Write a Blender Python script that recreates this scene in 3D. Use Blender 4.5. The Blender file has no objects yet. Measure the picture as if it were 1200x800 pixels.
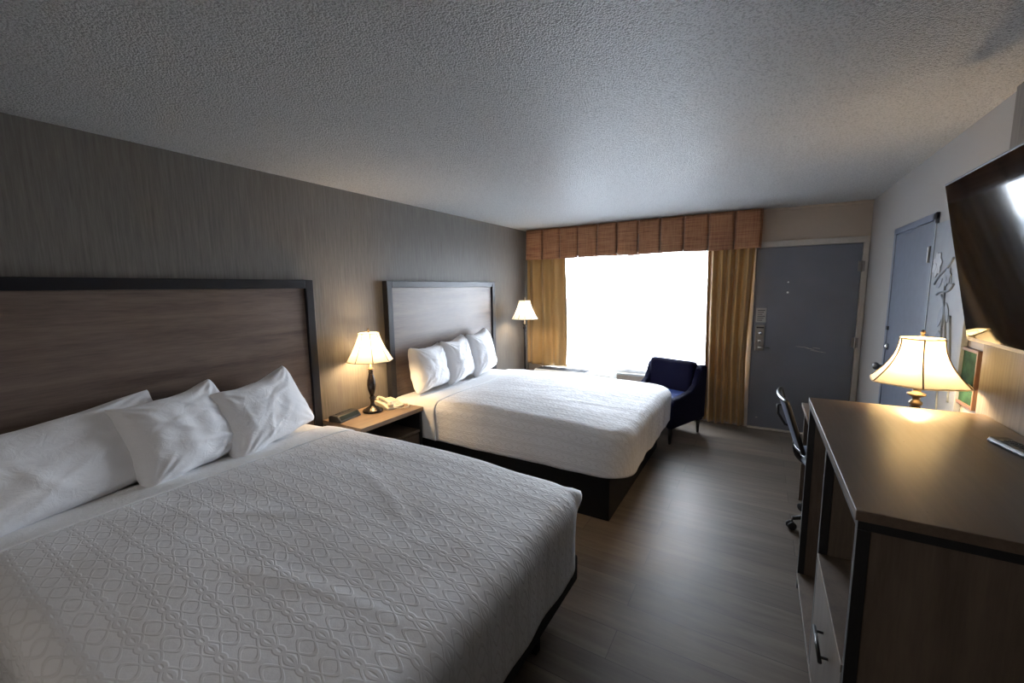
import bpy, bmesh, math, random
from math import sin, cos, pi, radians as R
from mathutils import Vector, Matrix, noise

random.seed(7)
scene = bpy.context.scene
col = scene.collection

# ------------------------------------------------------------------ helpers
def empty(name, loc=(0, 0, 0), rz=0.0):
    o = bpy.data.objects.new(name, None)
    o.empty_display_size = .05
    o.location = loc
    o.rotation_euler = (0, 0, rz)
    col.objects.link(o)
    return o


def tag(o, label=None, cat=None, group=None, kind=None):
    if label: o['label'] = label
    if cat: o['category'] = cat
    if group: o['group'] = group
    if kind: o['kind'] = kind
    return o


def copy_tree(o, parent=None):
    c = o.copy()
    col.objects.link(c)
    if parent: c.parent = parent
    for ch in list(o.children):
        copy_tree(ch, c)
    return c


class MB:
    """collects shapes into one mesh"""
    def __init__(self):
        self.bm = bmesh.new()
        self.uv = None

    def faces(self, verts, faces, M=None, mi=0):
        vs = [self.bm.verts.new((M @ Vector(v)) if M else Vector(v)) for v in verts]
        for f in faces:
            try:
                fc = self.bm.faces.new([vs[i] for i in f])
                fc.material_index = mi
            except ValueError:
                pass
        return self

    def box(self, x0, x1, y0, y1, z0, z1, M=None, mi=0):
        v = [(x, y, z) for z in (z0, z1) for y in (y0, y1) for x in (x0, x1)]
        return self.faces(v, [(0, 2, 3, 1), (4, 5, 7, 6), (0, 1, 5, 4), (2, 6, 7, 3), (0, 4, 6, 2), (1, 3, 7, 5)], M, mi)

    def lathe(self, prof, n=32, M=None, mi=0, poly=None):
        """prof: list of (r,z); poly: function(theta)->radius factor"""
        verts, faces = [], []
        for r, z in prof:
            for k in range(n):
                a = 2 * pi * k / n
                f = poly(a) if poly else 1
                verts.append((r * f * cos(a), r * f * sin(a), z))
        for i in range(len(prof) - 1):
            for k in range(n):
                k2 = (k + 1) % n
                faces.append((i * n + k, i * n + k2, (i + 1) * n + k2, (i + 1) * n + k))
        if prof[0][0] > 1e-5 and self.cap: faces.append(tuple(reversed(range(n))))
        if prof[-1][0] > 1e-5 and self.cap: faces.append(tuple((len(prof) - 1) * n + k for k in range(n)))
        return self.faces(verts, faces, M, mi)
    cap = True

    def tube(self, pts, r, n=10, mi=0, closed=False, M=None, flat=1.0):
        pts = [Vector(p) for p in pts]
        verts, faces = [], []
        m = len(pts)
        rr = r if isinstance(r, (list, tuple)) else [r] * m
        prev = None
        for i, p in enumerate(pts):
            a = pts[(i - 1) % m] if (closed or i > 0) else p
            b = pts[(i + 1) % m] if (closed or i < m - 1) else p
            t = (b - a).normalized()
            if prev is None:
                up = Vector((0, 0, 1)) if abs(t.z) < .9 else Vector((1, 0, 0))
                s = t.cross(up).normalized()
            else:
                s = (prev - t * prev.dot(t)).normalized()
            prev = s
            u = s.cross(t)
            for k in range(n):
                an = 2 * pi * k / n
                verts.append(p + (s * cos(an) + u * sin(an) * flat) * rr[i])
        for i in range(m if closed else m - 1):
            j = (i + 1) % m
            for k in range(n):
                k2 = (k + 1) % n
                faces.append((i * n + k, i * n + k2, j * n + k2, j * n + k))
        if not closed:
            faces.append(tuple(reversed(range(n))))
            faces.append(tuple((m - 1) * n + k for k in range(n)))
        return self.faces(verts, faces, M, mi)

    def prism(self, outline, axis, a, b, M=None, mi=0):
        """extrude a 2-D outline along axis (0,1,2) from a to b"""
        def P(p, t):
            q = list(p); q.insert(axis, t); return q
        n = len(outline)
        v = [P(p, a) for p in outline] + [P(p, b) for p in outline]
        f = [tuple(range(n)), tuple(range(2 * n - 1, n - 1, -1))]
        f += [(i, i + n, (i + 1) % n + n, (i + 1) % n) for i in range(n)]
        return self.faces(v, f, M, mi)

    def build(self, name, mats, parent=None, smooth=False, bevel=0, seg=2, sub=0, auto=None):
        bmesh.ops.recalc_face_normals(self.bm, faces=self.bm.faces[:])
        me = bpy.data.meshes.new(name)
        self.bm.to_mesh(me)
        self.bm.free()
        if not isinstance(mats, (list, tuple)): mats = [mats]
        for m in mats: me.materials.append(m)
        o = bpy.data.objects.new(name, me)
        col.objects.link(o)
        if parent: o.parent = parent
        if smooth:
            for p in me.polygons: p.use_smooth = True
        if bevel:
            b = o.modifiers.new('bevel', 'BEVEL')
            b.width = bevel; b.segments = seg; b.limit_method = 'ANGLE'; b.angle_limit = R(40)
            b.harden_normals = False
        if sub:
            s = o.modifiers.new('sub', 'SUBSURF'); s.levels = sub; s.render_levels = sub
        if auto:
            for p in me.polygons: p.use_smooth = True
            me.set_sharp_from_angle(angle=R(auto))
        return o


def T(x=0, y=0, z=0): return Matrix.Translation((x, y, z))
def RX(a): return Matrix.Rotation(R(a), 4, 'X')
def RY(a): return Matrix.Rotation(R(a), 4, 'Y')
def RZ(a): return Matrix.Rotation(R(a), 4, 'Z')


def bez(a, b, c, d, n):
    a, b, c, d = map(Vector, (a, b, c, d))
    return [a * (1 - t) ** 3 + b * 3 * t * (1 - t) ** 2 + c * 3 * t * t * (1 - t) + d * t ** 3 for t in [i / n for i in range(n + 1)]]

# ------------------------------------------------------------------ materials
class NT:
    def __init__(self, name):
        self.m = bpy.data.materials.new(name)
        self.m.use_nodes = True
        self.t = self.m.node_tree
        self.t.nodes.clear()
        self.out = self.t.nodes.new('ShaderNodeOutputMaterial')

    def n(self, kind, **kw):
        nd = self.t.nodes.new('ShaderNode' + kind)
        for k, v in kw.items():
            if k in nd.inputs.keys():
                self.put(nd.inputs[k], v)
            else:
                setattr(nd, k, v)
        return nd

    def put(self, sock, v):
        if isinstance(v, bpy.types.NodeSocket):
            self.t.links.new(v, sock)
        elif isinstance(v, bpy.types.Node):
            self.t.links.new(v.outputs[0], sock)
        else:
            sock.default_value = v

    def math(self, op, a, b=0.0, c=0.0):
        nd = self.t.nodes.new('ShaderNodeMath'); nd.operation = op
        for s, v in zip(nd.inputs, (a, b, c)): self.put(s, v)
        return nd.outputs[0]

    def coords(self, scale=(1, 1, 1), which='Object', rot=(0, 0, 0)):
        tc = self.n('TexCoord')
        mp = self.n('Mapping')
        self.t.links.new(tc.outputs[which], mp.inputs[0])
        mp.inputs['Scale'].default_value = scale
        mp.inputs['Rotation'].default_value = rot
        return mp.outputs[0]

    def noise(self, vec, scale=5, detail=3, rough=.5, dist=0):
        nd = self.n('TexNoise')
        self.put(nd.inputs['Vector'], vec)
        nd.inputs['Scale'].default_value = scale
        nd.inputs['Detail'].default_value = detail
        nd.inputs['Roughness'].default_value = rough
        nd.inputs['Distortion'].default_value = dist
        return nd.outputs['Fac']

    def ramp(self, fac, stops):
        nd = self.n('ValToRGB')
        self.put(nd.inputs[0], fac)
        el = nd.color_ramp.elements
        while len(el) < len(stops): el.new(.5)
        for e, (p, c) in zip(el, stops):
            e.position = p; e.color = (*c, 1) if len(c) == 3 else c
        return nd.outputs[0]

    def mix(self, fac, a, b, mode='MIX'):
        nd = self.n('MixRGB'); nd.blend_type = mode
        self.put(nd.inputs[0], fac); self.put(nd.inputs[1], a if not isinstance(a, tuple) else (*a[:3], 1)); self.put(nd.inputs[2], b if not isinstance(b, tuple) else (*b[:3], 1))
        return nd.outputs[0]

    def bump(self, h, strength=.3, dist=.01, normal=None):
        nd = self.n('Bump')
        self.put(nd.inputs['Height'], h)
        nd.inputs['Strength'].default_value = strength
        nd.inputs['Distance'].default_value = dist
        if normal: self.put(nd.inputs['Normal'], normal)
        return nd.outputs[0]

    def pbr(self, color, rough=.5, metal=0, normal=None, spec=.5, sheen=0, coat=0, emit=None, es=0):
        b = self.n('BsdfPrincipled')
        self.put(b.inputs['Base Color'], (*color[:3], 1) if isinstance(color, tuple) else color)
        self.put(b.inputs['Roughness'], rough)
        b.inputs['Metallic'].default_value = metal
        b.inputs['Specular IOR Level'].default_value = spec
        b.inputs['Sheen Weight'].default_value = sheen
        b.inputs['Coat Weight'].default_value = coat
        if emit:
            b.inputs['Emission Color'].default_value = (*emit, 1); b.inputs['Emission Strength'].default_value = es
        if normal: self.put(b.inputs['Normal'], normal)
        self.t.links.new(b.outputs[0], self.out.inputs[0])
        return self.m


def plain(name, c, rough=.5, metal=0, spec=.5, coat=0, bump=0, bscale=60, vary=.06):
    t = NT(name)
    v = t.coords()
    n = t.noise(v, bscale * .3, 3)
    cc = t.ramp(n, [(.3, tuple(x * (1 - vary) for x in c)), (.7, tuple(min(1, x * (1 + vary)) for x in c))])
    nm = t.bump(t.noise(v, bscale, 4), bump, .002) if bump else None
    return t.pbr(cc, rough, metal, nm, spec, 0, coat)


def wood(name, dark, light, along='y', rough=.42, spec=.5, grain=1.0, big=1.0):
    t = NT(name)
    s = {'x': (1.0, 14, 14), 'y': (14, 1.0, 14), 'z': (14, 14, 1.0)}[along]
    v = t.coords(tuple(q * big for q in s))
    v2 = t.coords(tuple(q * 6 for q in s))
    a = t.noise(v, 1.0, 4, .6, .6)
    b = t.noise(v2, 1.6, 3, .6)
    m = t.math('MULTIPLY_ADD', b, .4, t.math('MULTIPLY', a, .75))
    c = t.ramp(m, [(.38, dark), (.72, light)])
    rr = t.math('MULTIPLY_ADD', b, .15, rough - .07)
    nm = t.bump(b, .12 * grain, .002)
    return t.pbr(c, rr, 0, nm, spec)


M = {}
M['wood_head'] = wood('headboard_wood', (.088, .062, .050), (.185, .138, .115), 'y', .38)
M['wood_top'] = wood('dresser_top_wood', (.095, .066, .048), (.135, .096, .070), 'y', .31, .6, .1, 2.0)
M['wood_side'] = wood('dresser_side_wood', (.085, .062, .047), (.15, .112, .086), 'z', .42)
M['wood_front'] = wood('dresser_front_wood', (.085, .066, .052), (.145, .114, .092), 'z', .4)
M['wood_in'] = wood('dresser_inner_wood', (.10, .078, .06), (.17, .13, .10), 'z', .45)
M['wood_ns'] = wood('nightstand_wood', (.15, .100, .064), (.25, .172, .115), 'y', .4)
M['black_edge'] = plain('black_edge', (.012, .012, .014), .38)
M['frame_black'] = plain('headboard_black', (.012, .012, .016), .38, spec=.35)
M['base_black'] = plain('base_black', (.006, .006, .007), .7, spec=.25)
M['black_plastic'] = plain('black_plastic', (.012, .012, .014), .33, spec=.4)
M['black_soft'] = plain('black_rubber', (.02, .02, .022), .6)
M['bronze'] = plain('dark_bronze', (.016, .011, .009), .22, .3)
M['brass'] = plain('aged_brass', (.20, .15, .10), .28, .9)
M['chrome'] = plain('chrome', (.6, .62, .65), .18, 1)
M['steel'] = plain('brushed_steel', (.26, .25, .24), .35, .9)
M['peephole'] = plain('peephole_daylight_white', (.85, .87, .9), .3)  # bright white stands in for daylight shining through the peepholes
M['cream_plastic'] = plain('cream_plastic', (.62, .56, .43), .4)
M['ivory_metal'] = plain('ivory_metal', (.62, .61, .56), .45)
M['trim'] = plain('cream_trim_paint', (.50, .47, .43), .45)
M['white_trim'] = plain('white_trim_paint', (.68, .68, .68), .45)
M['navy'] = plain('navy_upholstery', (.004, .004, .020), .85, spec=.15, bump=.25, bscale=300)
M['navy_seat'] = plain('navy_seat_upholstery', (.010, .028, .14), .6, spec=.3, bump=.25, bscale=300)
M['leg_dark'] = plain('dark_stained_leg', (.012, .009, .008), .4)
M['grille'] = plain('grille_grey', (.33, .34, .35), .5)
M['louvre'] = plain('air_conditioner_louvre_grey', (.10, .105, .12), .6)
M['screen'] = plain('tv_screen_gloss', (.004, .004, .005), .06, spec=.13)
M['display'] = plain('clock_display', (.012, .016, .014), .15, spec=.3)
M['mesh_grey'] = plain('chair_mesh', (.10, .12, .17), .42)


def door_paint():
    t = NT('slate_door_paint')
    v = t.coords()
    n = t.noise(v, 2.5, 4)
    c = t.ramp(n, [(.3, (.135, .150, .190)), (.7, (.160, .176, .218))])
    return t.pbr(c, .42, 0, t.bump(t.noise(v, 90, 3), .08, .002), .5)
M['door'] = door_paint()
M['door2'] = plain('blue_grey_door_paint', (.135, .155, .205), .45)
M['panel_blue'] = plain('blue_grey_panel', (.20, .225, .265), .4)


def wallpaper():
    t = NT('grey_streaked_wallpaper')
    v = t.coords((75, 75, 3.2))
    v2 = t.coords((210, 210, 9))
    a = t.noise(v, 1, 4, .6)
    b = t.noise(v2, 1, 3, .6)
    m = t.math('ADD', t.math('MULTIPLY', a, .6), t.math('MULTIPLY', b, .4))
    c = t.ramp(m, [(.33, (.106, .095, .083)), (.68, (.182, .166, .147))])
    return t.pbr(c, .55, 0, t.bump(m, .5, .003), .35)
M['wallpaper'] = wallpaper()


def wallpaint(name, c, bs=.12):
    t = NT(name)
    v = t.coords()
    cc = t.ramp(t.noise(v, 1.5, 3), [(.3, tuple(x * .96 for x in c)), (.7, c)])
    return t.pbr(cc, .6, 0, t.bump(t.noise(v, 120, 4), bs, .003), .3)
M['paint_right'] = wallpaint('greige_wall_paint', (.36, .34, .32), .3)
M['paint_back'] = wallpaint('tan_wall_paint', (.50, .42, .345))


def popcorn():
    t = NT('popcorn_ceiling')
    v = t.coords()
    vo = t.n('TexVoronoi', feature='F1')
    t.put(vo.inputs['Vector'], v)
    vo.inputs['Scale'].default_value = 130
    vo.inputs['Randomness'].default_value = 1
    a = t.noise(v, 95, 4, .65)
    b = t.noise(v, 190, 2, .6)
    h = t.math('ADD', t.math('MULTIPLY', t.math('SUBTRACT', .6, vo.outputs['Distance']), .8), t.math('ADD', t.math('MULTIPLY', a, 1.4), t.math('MULTIPLY', b, .6)))
    c = t.ramp(h, [(.9, (.58, .58, .57)), (1.0, (.80, .80, .79))])
    return t.pbr(c, .36, 0, t.bump(h, 1.0, .016), .6)
M['ceiling'] = popcorn()


def planks():
    t = NT('grey_oak_plank_floor')
    tc = t.n('TexCoord')
    br = t.n('TexBrick')
    t.t.links.new(tc.outputs['Object'], br.inputs['Vector'])
    br.offset = .37; br.offset_frequency = 2
    br.inputs['Scale'].default_value = 1
    br.inputs['Brick Width'].default_value = 1.22
    br.inputs['Row Height'].default_value = .18
    br.inputs['Mortar Size'].default_value = .0016
    br.inputs['Mortar Smooth'].default_value = .2
    br.inputs['Color1'].default_value = (.0, .0, .0, 1)
    br.inputs['Color2'].default_value = (1, 1, 1, 1)
    br.inputs['Mortar'].default_value = (.5, .5, .5, 1)
    v = t.coords((1.3, 13, 1))
    off = t.n('VectorMath', operation='ADD')
    t.put(off.inputs[0], v)
    sc = t.n('VectorMath', operation='SCALE'); t.t.links.new(br.outputs['Color'], sc.inputs[0]); sc.inputs['Scale'].default_value = 7
    t.put(off.inputs[1], sc.outputs[0])
    a = t.noise(off.outputs[0], 1.2, 5, .62, .8)
    b = t.noise(off.outputs[0], 6, 3, .6)
    m = t.math('ADD', t.math('MULTIPLY', a, .8), t.math('MULTIPLY', b, .2))
    c = t.ramp(m, [(.3, (.092, .070, .053)), (.52, (.138, .110, .084)), (.75, (.195, .160, .126))])
    sep = t.n('SeparateColor'); t.t.links.new(br.outputs['Color'], sep.inputs[0])
    k = t.math('MULTIPLY_ADD', sep.outputs[0], .36, .82)
    hs = t.n('HueSaturation'); t.put(hs.inputs['Color'], c); t.put(hs.inputs['Value'], k)
    c2 = t.mix(br.outputs['Fac'], hs.outputs[0], (.045, .036, .03))
    h = t.math('SUBTRACT', t.math('MULTIPLY', b, .25), br.outputs['Fac'])
    rr = t.math('MULTIPLY_ADD', a, .2, .36)
    return t.pbr(c2, rr, 0, t.bump(h, .25, .002), .5)
M['floor'] = planks()


def linen(name, c=(.80, .80, .82), scale=500):
    t = NT(name)
    v = t.coords()
    w = t.noise(v, scale, 2)
    cr = t.noise(t.coords((7, 10, 14)), 1.6, 4, .6, 1.2)
    h = t.math('ADD', t.math('MULTIPLY', w, .04), t.math('MULTIPLY', cr, 1))
    return t.pbr(c, .8, 0, t.bump(h, .35, .012), .2, .15)
M['pillow'] = linen('white_pillowcase')
M['sheet'] = linen('white_sheet', (.78, .78, .79))


def coverlet_mat():
    """white matelasse with raised trellis of interlocking ogees and rings (UV in metres)"""
    t = NT('white_trellis_coverlet')
    uv = t.n('TexCoord').outputs['UV']
    sep = t.n('SeparateXYZ'); t.put(sep.inputs[0], uv)
    nx = t.noise(uv, 2.5, 2)
    u = t.math('MULTIPLY', t.math('ADD', sep.outputs[0], t.math('MULTIPLY', nx, .05)), 1 / .105)
    v = t.math('MULTIPLY', t.math('ADD', sep.outputs[1], t.math('MULTIPLY', nx, .04)), 1 / .088)
    tau = 2 * pi

    def line(expr, w):
        a = t.math('ABSOLUTE', t.math('SINE', t.math('MULTIPLY', expr, pi)))
        mr = t.n('MapRange'); mr.interpolation_type = 'SMOOTHSTEP'
        t.put(mr.inputs[0], a)
        mr.inputs[1].default_value = w * .45; mr.inputs[2].default_value = w
        mr.inputs[3].default_value = 1; mr.inputs[4].default_value = 0
        return mr.outputs[0]
    sv = t.math('MULTIPLY', t.math('SINE', t.math('MULTIPLY', v, tau)), .34)
    l1 = line(t.math('ADD', u, sv), .30)
    l2 = line(t.math('SUBTRACT', u, sv), .30)
    su = t.math('MULTIPLY', t.math('SINE', t.math('MULTIPLY', t.math('ADD', u, .25), tau)), .09)
    v4 = t.math('ADD', v, .25)
    l3 = line(t.math('ADD', v4, su), .26)
    l4 = line(t.math('SUBTRACT', v4, su), .26)
    h = t.math('MAXIMUM', t.math('MAXIMUM', l1, l2), t.math('MAXIMUM', l3, l4))
    tc = t.noise(uv, 260, 2)
    puck = t.noise(uv, 28, 3, .6)
    hh = t.math('ADD', t.math('MULTIPLY', h, 1.0), t.math('ADD', t.math('MULTIPLY', puck, .8), t.math('MULTIPLY', tc, .12)))
    big = t.noise(t.n('TexCoord').outputs['UV'], 5, 3, .55, .6)
    n1 = t.bump(hh, .5, .004)
    n2 = t.bump(big, .25, .03, n1)
    c = t.mix(h, (.78, .78, .80), (.715, .71, .725))
    return t.pbr(c, .72, 0, n2, .25, .1)
M['coverlet'] = coverlet_mat()


def shade_mat(name='cream_lampshade', c=(.93, .86, .68)):
    t = NT(name)
    v = t.coords((1, 1, .2))
    w = t.noise(v, 240, 2)
    cc = t.ramp(w, [(.3, tuple(x * .95 for x in c)), (.7, c)])
    d = t.n('BsdfDiffuse'); t.put(d.inputs[0], cc)
    tr = t.n('BsdfTranslucent'); t.put(tr.inputs[0], cc)
    mx = t.n('MixShader'); mx.inputs[0].default_value = .20
    t.t.links.new(d.outputs[0], mx.inputs[1]); t.t.links.new(tr.outputs[0], mx.inputs[2])
    t.t.links.new(mx.outputs[0], t.out.inputs[0])
    return t.m
M['shade'] = shade_mat()
M['shade_rib'] = plain('shade_piping', (.28, .20, .11), .7)


def sheer_mat():
    t = NT('white_sheer_voile')
    tr = t.n('BsdfTransparent'); tr.inputs[0].default_value = (.97, .985, 1, 1)
    tl = t.n('BsdfTranslucent'); tl.inputs[0].default_value = (.88, .9, .92, 1)
    df = t.n('BsdfDiffuse'); df.inputs[0].default_value = (.85, .87, .9, 1)
    m1 = t.n('MixShader'); m1.inputs[0].default_value = .4
    t.t.links.new(tl.outputs[0], m1.inputs[1]); t.t.links.new(df.outputs[0], m1.inputs[2])
    m2 = t.n('MixShader'); m2.inputs[0].default_value = .40
    t.t.links.new(tr.outputs[0], m2.inputs[1]); t.t.links.new(m1.outputs[0], m2.inputs[2])
    t.t.links.new(m2.outputs[0], t.out.inputs[0])
    return t.m
M['sheer'] = sheer_mat()


def glass_mat():
    t = NT('window_glass')
    tr = t.n('BsdfTransparent'); gl = t.n('BsdfGlossy'); gl.inputs['Roughness'].default_value = .02
    fr = t.n('Fresnel'); fr.inputs[0].default_value = 1.45
    m = t.n('MixShader'); t.put(m.inputs[0], t.math('MULTIPLY', fr.outputs[0], .5))
    t.t.links.new(tr.outputs[0], m.inputs[1]); t.t.links.new(gl.outputs[0], m.inputs[2])
    t.t.links.new(m.outputs[0], t.out.inputs[0])
    return t.m
M['glass'] = glass_mat()


def drape_mat():
    t = NT('gold_satin_drape')
    v = t.coords((1, 1, 1))
    w = t.noise(t.coords((220, 220, 30)), 1, 2)
    c = t.ramp(t.noise(v, 3, 2), [(.3, (.40, .24, .083)), (.7, (.47, .285, .10))])
    d = t.n('BsdfPrincipled'); t.put(d.inputs['Base Color'], c); d.inputs['Roughness'].default_value = .5
    d.inputs['Sheen Weight'].default_value = .3
    t.put(d.inputs['Normal'], t.bump(w, .15, .002))
    tl = t.n('BsdfTranslucent'); t.put(tl.inputs[0], c)
    mx = t.n('MixShader'); mx.inputs[0].default_value = .08
    t.t.links.new(d.outputs[0], mx.inputs[1]); t.t.links.new(tl.outputs[0], mx.inputs[2])
    t.t.links.new(mx.outputs[0], t.out.inputs[0])
    return t.m
M['drape'] = drape_mat()


def valance_mat():
    t = NT('rust_woven_valance')
    a = t.noise(t.coords((3, 3, 95)), 1, 3, .7)
    b = t.noise(t.coords((90, 90, 3)), 1, 2, .6)
    m = t.math('ADD', t.math('MULTIPLY', a, .7), t.math('MULTIPLY', b, .3))
    c = t.ramp(m, [(.38, (.21, .085, .045)), (.5, (.35, .165, .085)), (.64, (.44, .235, .12))])
    return t.pbr(c, .75, 0, t.bump(m, .3, .002), .25, .2)
M['valance'] = valance_mat()


def asphalt():
    t = NT('parking_lot_asphalt')
    v = t.coords()
    c = t.ramp(t.noise(v, 3, 5), [(.3, (.30, .31, .33)), (.7, (.40, .41, .42))])
    return t.pbr(c, .85, 0, t.bump(t.noise(v, 60, 4), .3, .01), .2)
M['asphalt'] = asphalt()
M['walk'] = plain('walkway_concrete', (.30, .36, .42), .8)

# ------------------------------------------------------------------ room
W, L, H, Y0 = 3.85, 5.43, 2.44, -1.9
WX0, WX1, WZ0, WZ1 = .30, 2.80, .50, 2.12      # window opening
def struct(name, mb, mat, parent=None, **k):
    o = mb.build(name, mat, parent, **k)
    if not parent: tag(o, kind='structure')
    return o

struct('floor', MB().box(-.1, W + .1, Y0 - .1, L + .12, -.1, 0), M['floor'])
struct('ceiling', MB().box(-.1, W + .1, Y0 - .1, L + .12, H, H + .1), M['ceiling'])
struct('wall_left', MB().box(-.1, 0, Y0 - .1, L + .12, 0, H), M['wallpaper'])
b = MB()
DX0, DX1 = 2.885, 3.80      # entry door leaf
b.box(0, WX0, L, L + .12, 0, H).box(WX0, WX1, L, L + .12, 0, WZ0).box(WX0, WX1, L, L + .12, WZ1, H)
b.box(WX1, DX0 - .03, L, L + .12, 0, H).box(DX0 - .03, DX1 + .02, L, L + .12, 2.05, H).box(DX1 + .02, W, L, L + .12, 0, H)
struct('wall_back', b, M['paint_back'])
struct('wall_right', MB().box(W, W + .1, 2.70, L + .12, 0, H), M['paint_right'])
b = MB(); b.box(W - .02, W + .1, Y0 - .1, 2.70, 0, H)
struct('wall_right_papered', b, M['wallpaper'])
struct('wall_near', MB().box(0, W, Y0 - .1, Y0, 0, H), M['paint_right'])
struct('baseboard_back', MB().box(0, DX0 - .06, L - .014, L, 0, .09), M['trim'], bevel=.004)
struct('baseboard_left', MB().box(0, .014, Y0, L - .014, 0, .09), M['black_edge'], bevel=.004)
struct('baseboard_right', MB().box(W - .014, W, 4.47, L - .06, 0, .09).box(W - .014, W, 2.70, 3.52, 0, .09), M['trim'], bevel=.004)
# crown strip over the entry door, cream
struct('trim_1', MB().box(2.93, W, L - .02, L, H - .028, H), M['paint_back'], bevel=.004)

# outside
struct('ground_outside', MB().box(-30, 34, L + 1.9, 60, -.16, -.06), M['asphalt'])
struct('walkway_outside', MB().box(-6, 10, L + .12, L + 1.9, -.15, -.01), M['walk'])

# window 1
w = empty('window_1', (0, L, 0)); tag(w, kind='structure')
f = MB()
fr = .045
y0, y1 = .02, .09
f.box(WX0, WX1, y0, y1, WZ0, WZ0 + fr).box(WX0, WX1, y0, y1, WZ1 - fr, WZ1).box(WX0, WX0 + fr, y0, y1, WZ0 + fr, WZ1 - fr).box(WX1 - fr, WX1, y0, y1, WZ0 + fr, WZ1 - fr)
f.box(1.45, 1.475, y0, y1, WZ0 + fr, WZ1 - fr).box(1.51, 1.535, y0, y1, WZ0 + fr, WZ1 - fr)
f.box(1.475, 1.51, y0 + .02, y1 - .02, WZ0 + fr, WZ1 - fr)
f.build('window_frame', M['white_trim'], w, bevel=.004)
MB().box(WX0 + fr, 1.45, .05, .055, WZ0 + fr, WZ1 - fr).build('window_pane', M['glass'], w)
MB().box(1.535, WX1 - fr, .05, .055, WZ0 + fr, WZ1 - fr).build('window_pane', M['glass'], w)
MB().box(WX0 - .03, WX1 + .015, -.03, .02, WZ0 - .03, WZ0 - .001).build('window_sill', M['white_trim'], w, bevel=.005)

# door 1 : entry door
d = empty('door_1', (0, L, 0)); tag(d, kind='structure')
MB().box(DX0, DX1 - .004, -.005, .04, .012, 2.03).build('door_leaf', M['door'], d, bevel=.003)
f = MB()
f.box(DX0 - .04, DX0 + .02, .041, .06, 0, 2.06).box(DX1 - .03, DX1 + .01, .041, .06, 0, 2.06).box(DX0 - .04, DX1 + .01, .041, .06, 2.0, 2.06)
f.box(DX0 - .045, DX0 - .003, -.018, .06, 0, 2.095).box(DX1, W - .004, -.018, .06, 0, 2.095).box(DX0 - .045, W - .004, -.02, .06, 2.035, 2.095)
f.build('door_frame', M['trim'], d, bevel=.004)
MB().box(DX0, DX1 - .004, -.05, .05, 0, .012).build('threshold', M['trim'], d, bevel=.003)
for hz in (.28, 1.03, 1.80):
    hb = MB().box(DX1 - .03, DX1 + .022, -.022, -.005, hz - .05, hz + .05)
    hb.lathe([(.008, hz - .055), (.008, hz + .055)], 10, T(DX1 - .002, -.024, 0))
    hb.build('hinge', M['steel'], d)
for pz, pr in ((1.545, .011), (1.655, .008)):
    MB().lathe([(pr, 0), (pr, .006), (pr * .6, .009)], 16, T(3.195, -.005, pz) @ RX(90)).build('peephole', M['peephole'], d, smooth=True)
# scratch marks in the paint
sc = MB()
for i, (xa, za, xb, zb, ww) in enumerate([(3.30, .962, 3.40, .958, .004), (3.38, .956, 3.47, .935, .006), (3.45, .958, 3.52, .950, .004), (3.43, .93, 3.54, .915, .005), (3.52, .918, 3.57, .908, .003), (2.965, .12, 2.985, .125, .009)]):
    n = 9
    vs = []
    for k in range(n + 1):
        t_ = k / n; x = xa + (xb - xa) * t_; z = za + (zb - za) * t_ + .003 * noise.noise(Vector((x * 40, i, 0)))
        hw = ww * sin(pi * (.08 + .84 * t_)) * (.6 + .5 * noise.noise(Vector((x * 60, 3, i))))
        vs += [(x, -.0056, z - hw), (x, -.0056, z + hw)]
    sc.faces(vs, [(2 * k, 2 * k + 2, 2 * k + 3, 2 * k + 1) for k in range(n)])
sc.build('scratch', M['trim'], d)
# lock set
lk = MB()
lk.box(2.915, 3.005, -.022, -.005, .895, 1.185)
lko = lk.build('lock_plate', M['steel'], d, bevel=.006)
MB().lathe([(.019, 0), (.019, .012), (.012, .018)], 20, T(2.965, -.022, 1.095) @ RX(90)).build('thumb_turn', M['chrome'], lko, smooth=True)
MB().lathe([(.017, 0), (.017, .010), (.010, .014)], 20, T(2.960, -.022, 1.005) @ RX(90)).build('key_cylinder', M['chrome'], lko, smooth=True)
MB().box(2.925, 2.995, -.027, -.022, 1.15, 1.165).build('card_slot', M['black_plastic'], lko)
MB().lathe([(.016, 0), (.016, .03)], 16, T(2.962, -.022, .935) @ RX(90)).tube([(2.962, -.052, .935), (3.0, -.056, .935), (3.06, -.05, .932)], [.009, .008, .007]).build('lever_handle', M['steel'], lko, smooth=True)
cd = MB().box(2.912, 3.012, -.012, -.005, 1.215, 1.375).build('notice_plate', M['grille'], d, bevel=.002)
nl = MB()
for k in range(6):
    nl.box(2.925, 2.998 - .012 * (k % 3), -.0128, -.012, 1.345 - k * .022, 1.352 - k * .022)
nl.build('notice_lines', M['black_soft'], cd)

# door 2 : connecting door on the right wall
d = empty('door_2', (W, 0, 0)); tag(d, kind='structure')
MB().box(-.014, 0, 3.575, 4.40, .01, 2.0).build('door_leaf', M['door2'], d, bevel=.003)
f = MB()
f.box(-.019, 0, 3.53, 3.571, 0, 2.05).box(-.019, 0, 4.404, 4.455, 0, 2.05).box(-.019, 0, 3.53, 4.455, 2.005, 2.05)
f.build('door_frame', M['door2'], d, bevel=.004)
for hz in (.28, 1.03, 1.80):
    MB().box(-.024, -.0145, 3.56, 3.60, hz - .05, hz + .05).lathe([(.006, hz - .05), (.006, hz + .05)], 10, T(-.024, 3.573, 0)).build('hinge', M['steel'], d)
kn = MB().lathe([(.032, 0), (.032, .008), (.014, .014), (.013, .04), (.028, .052), (.031, .068), (.022, .082), (0, .085)], 24, T(-.014, 4.335, .97) @ RY(-90))
kn.build('door_knob', M['steel'], d, smooth=True)
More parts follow.
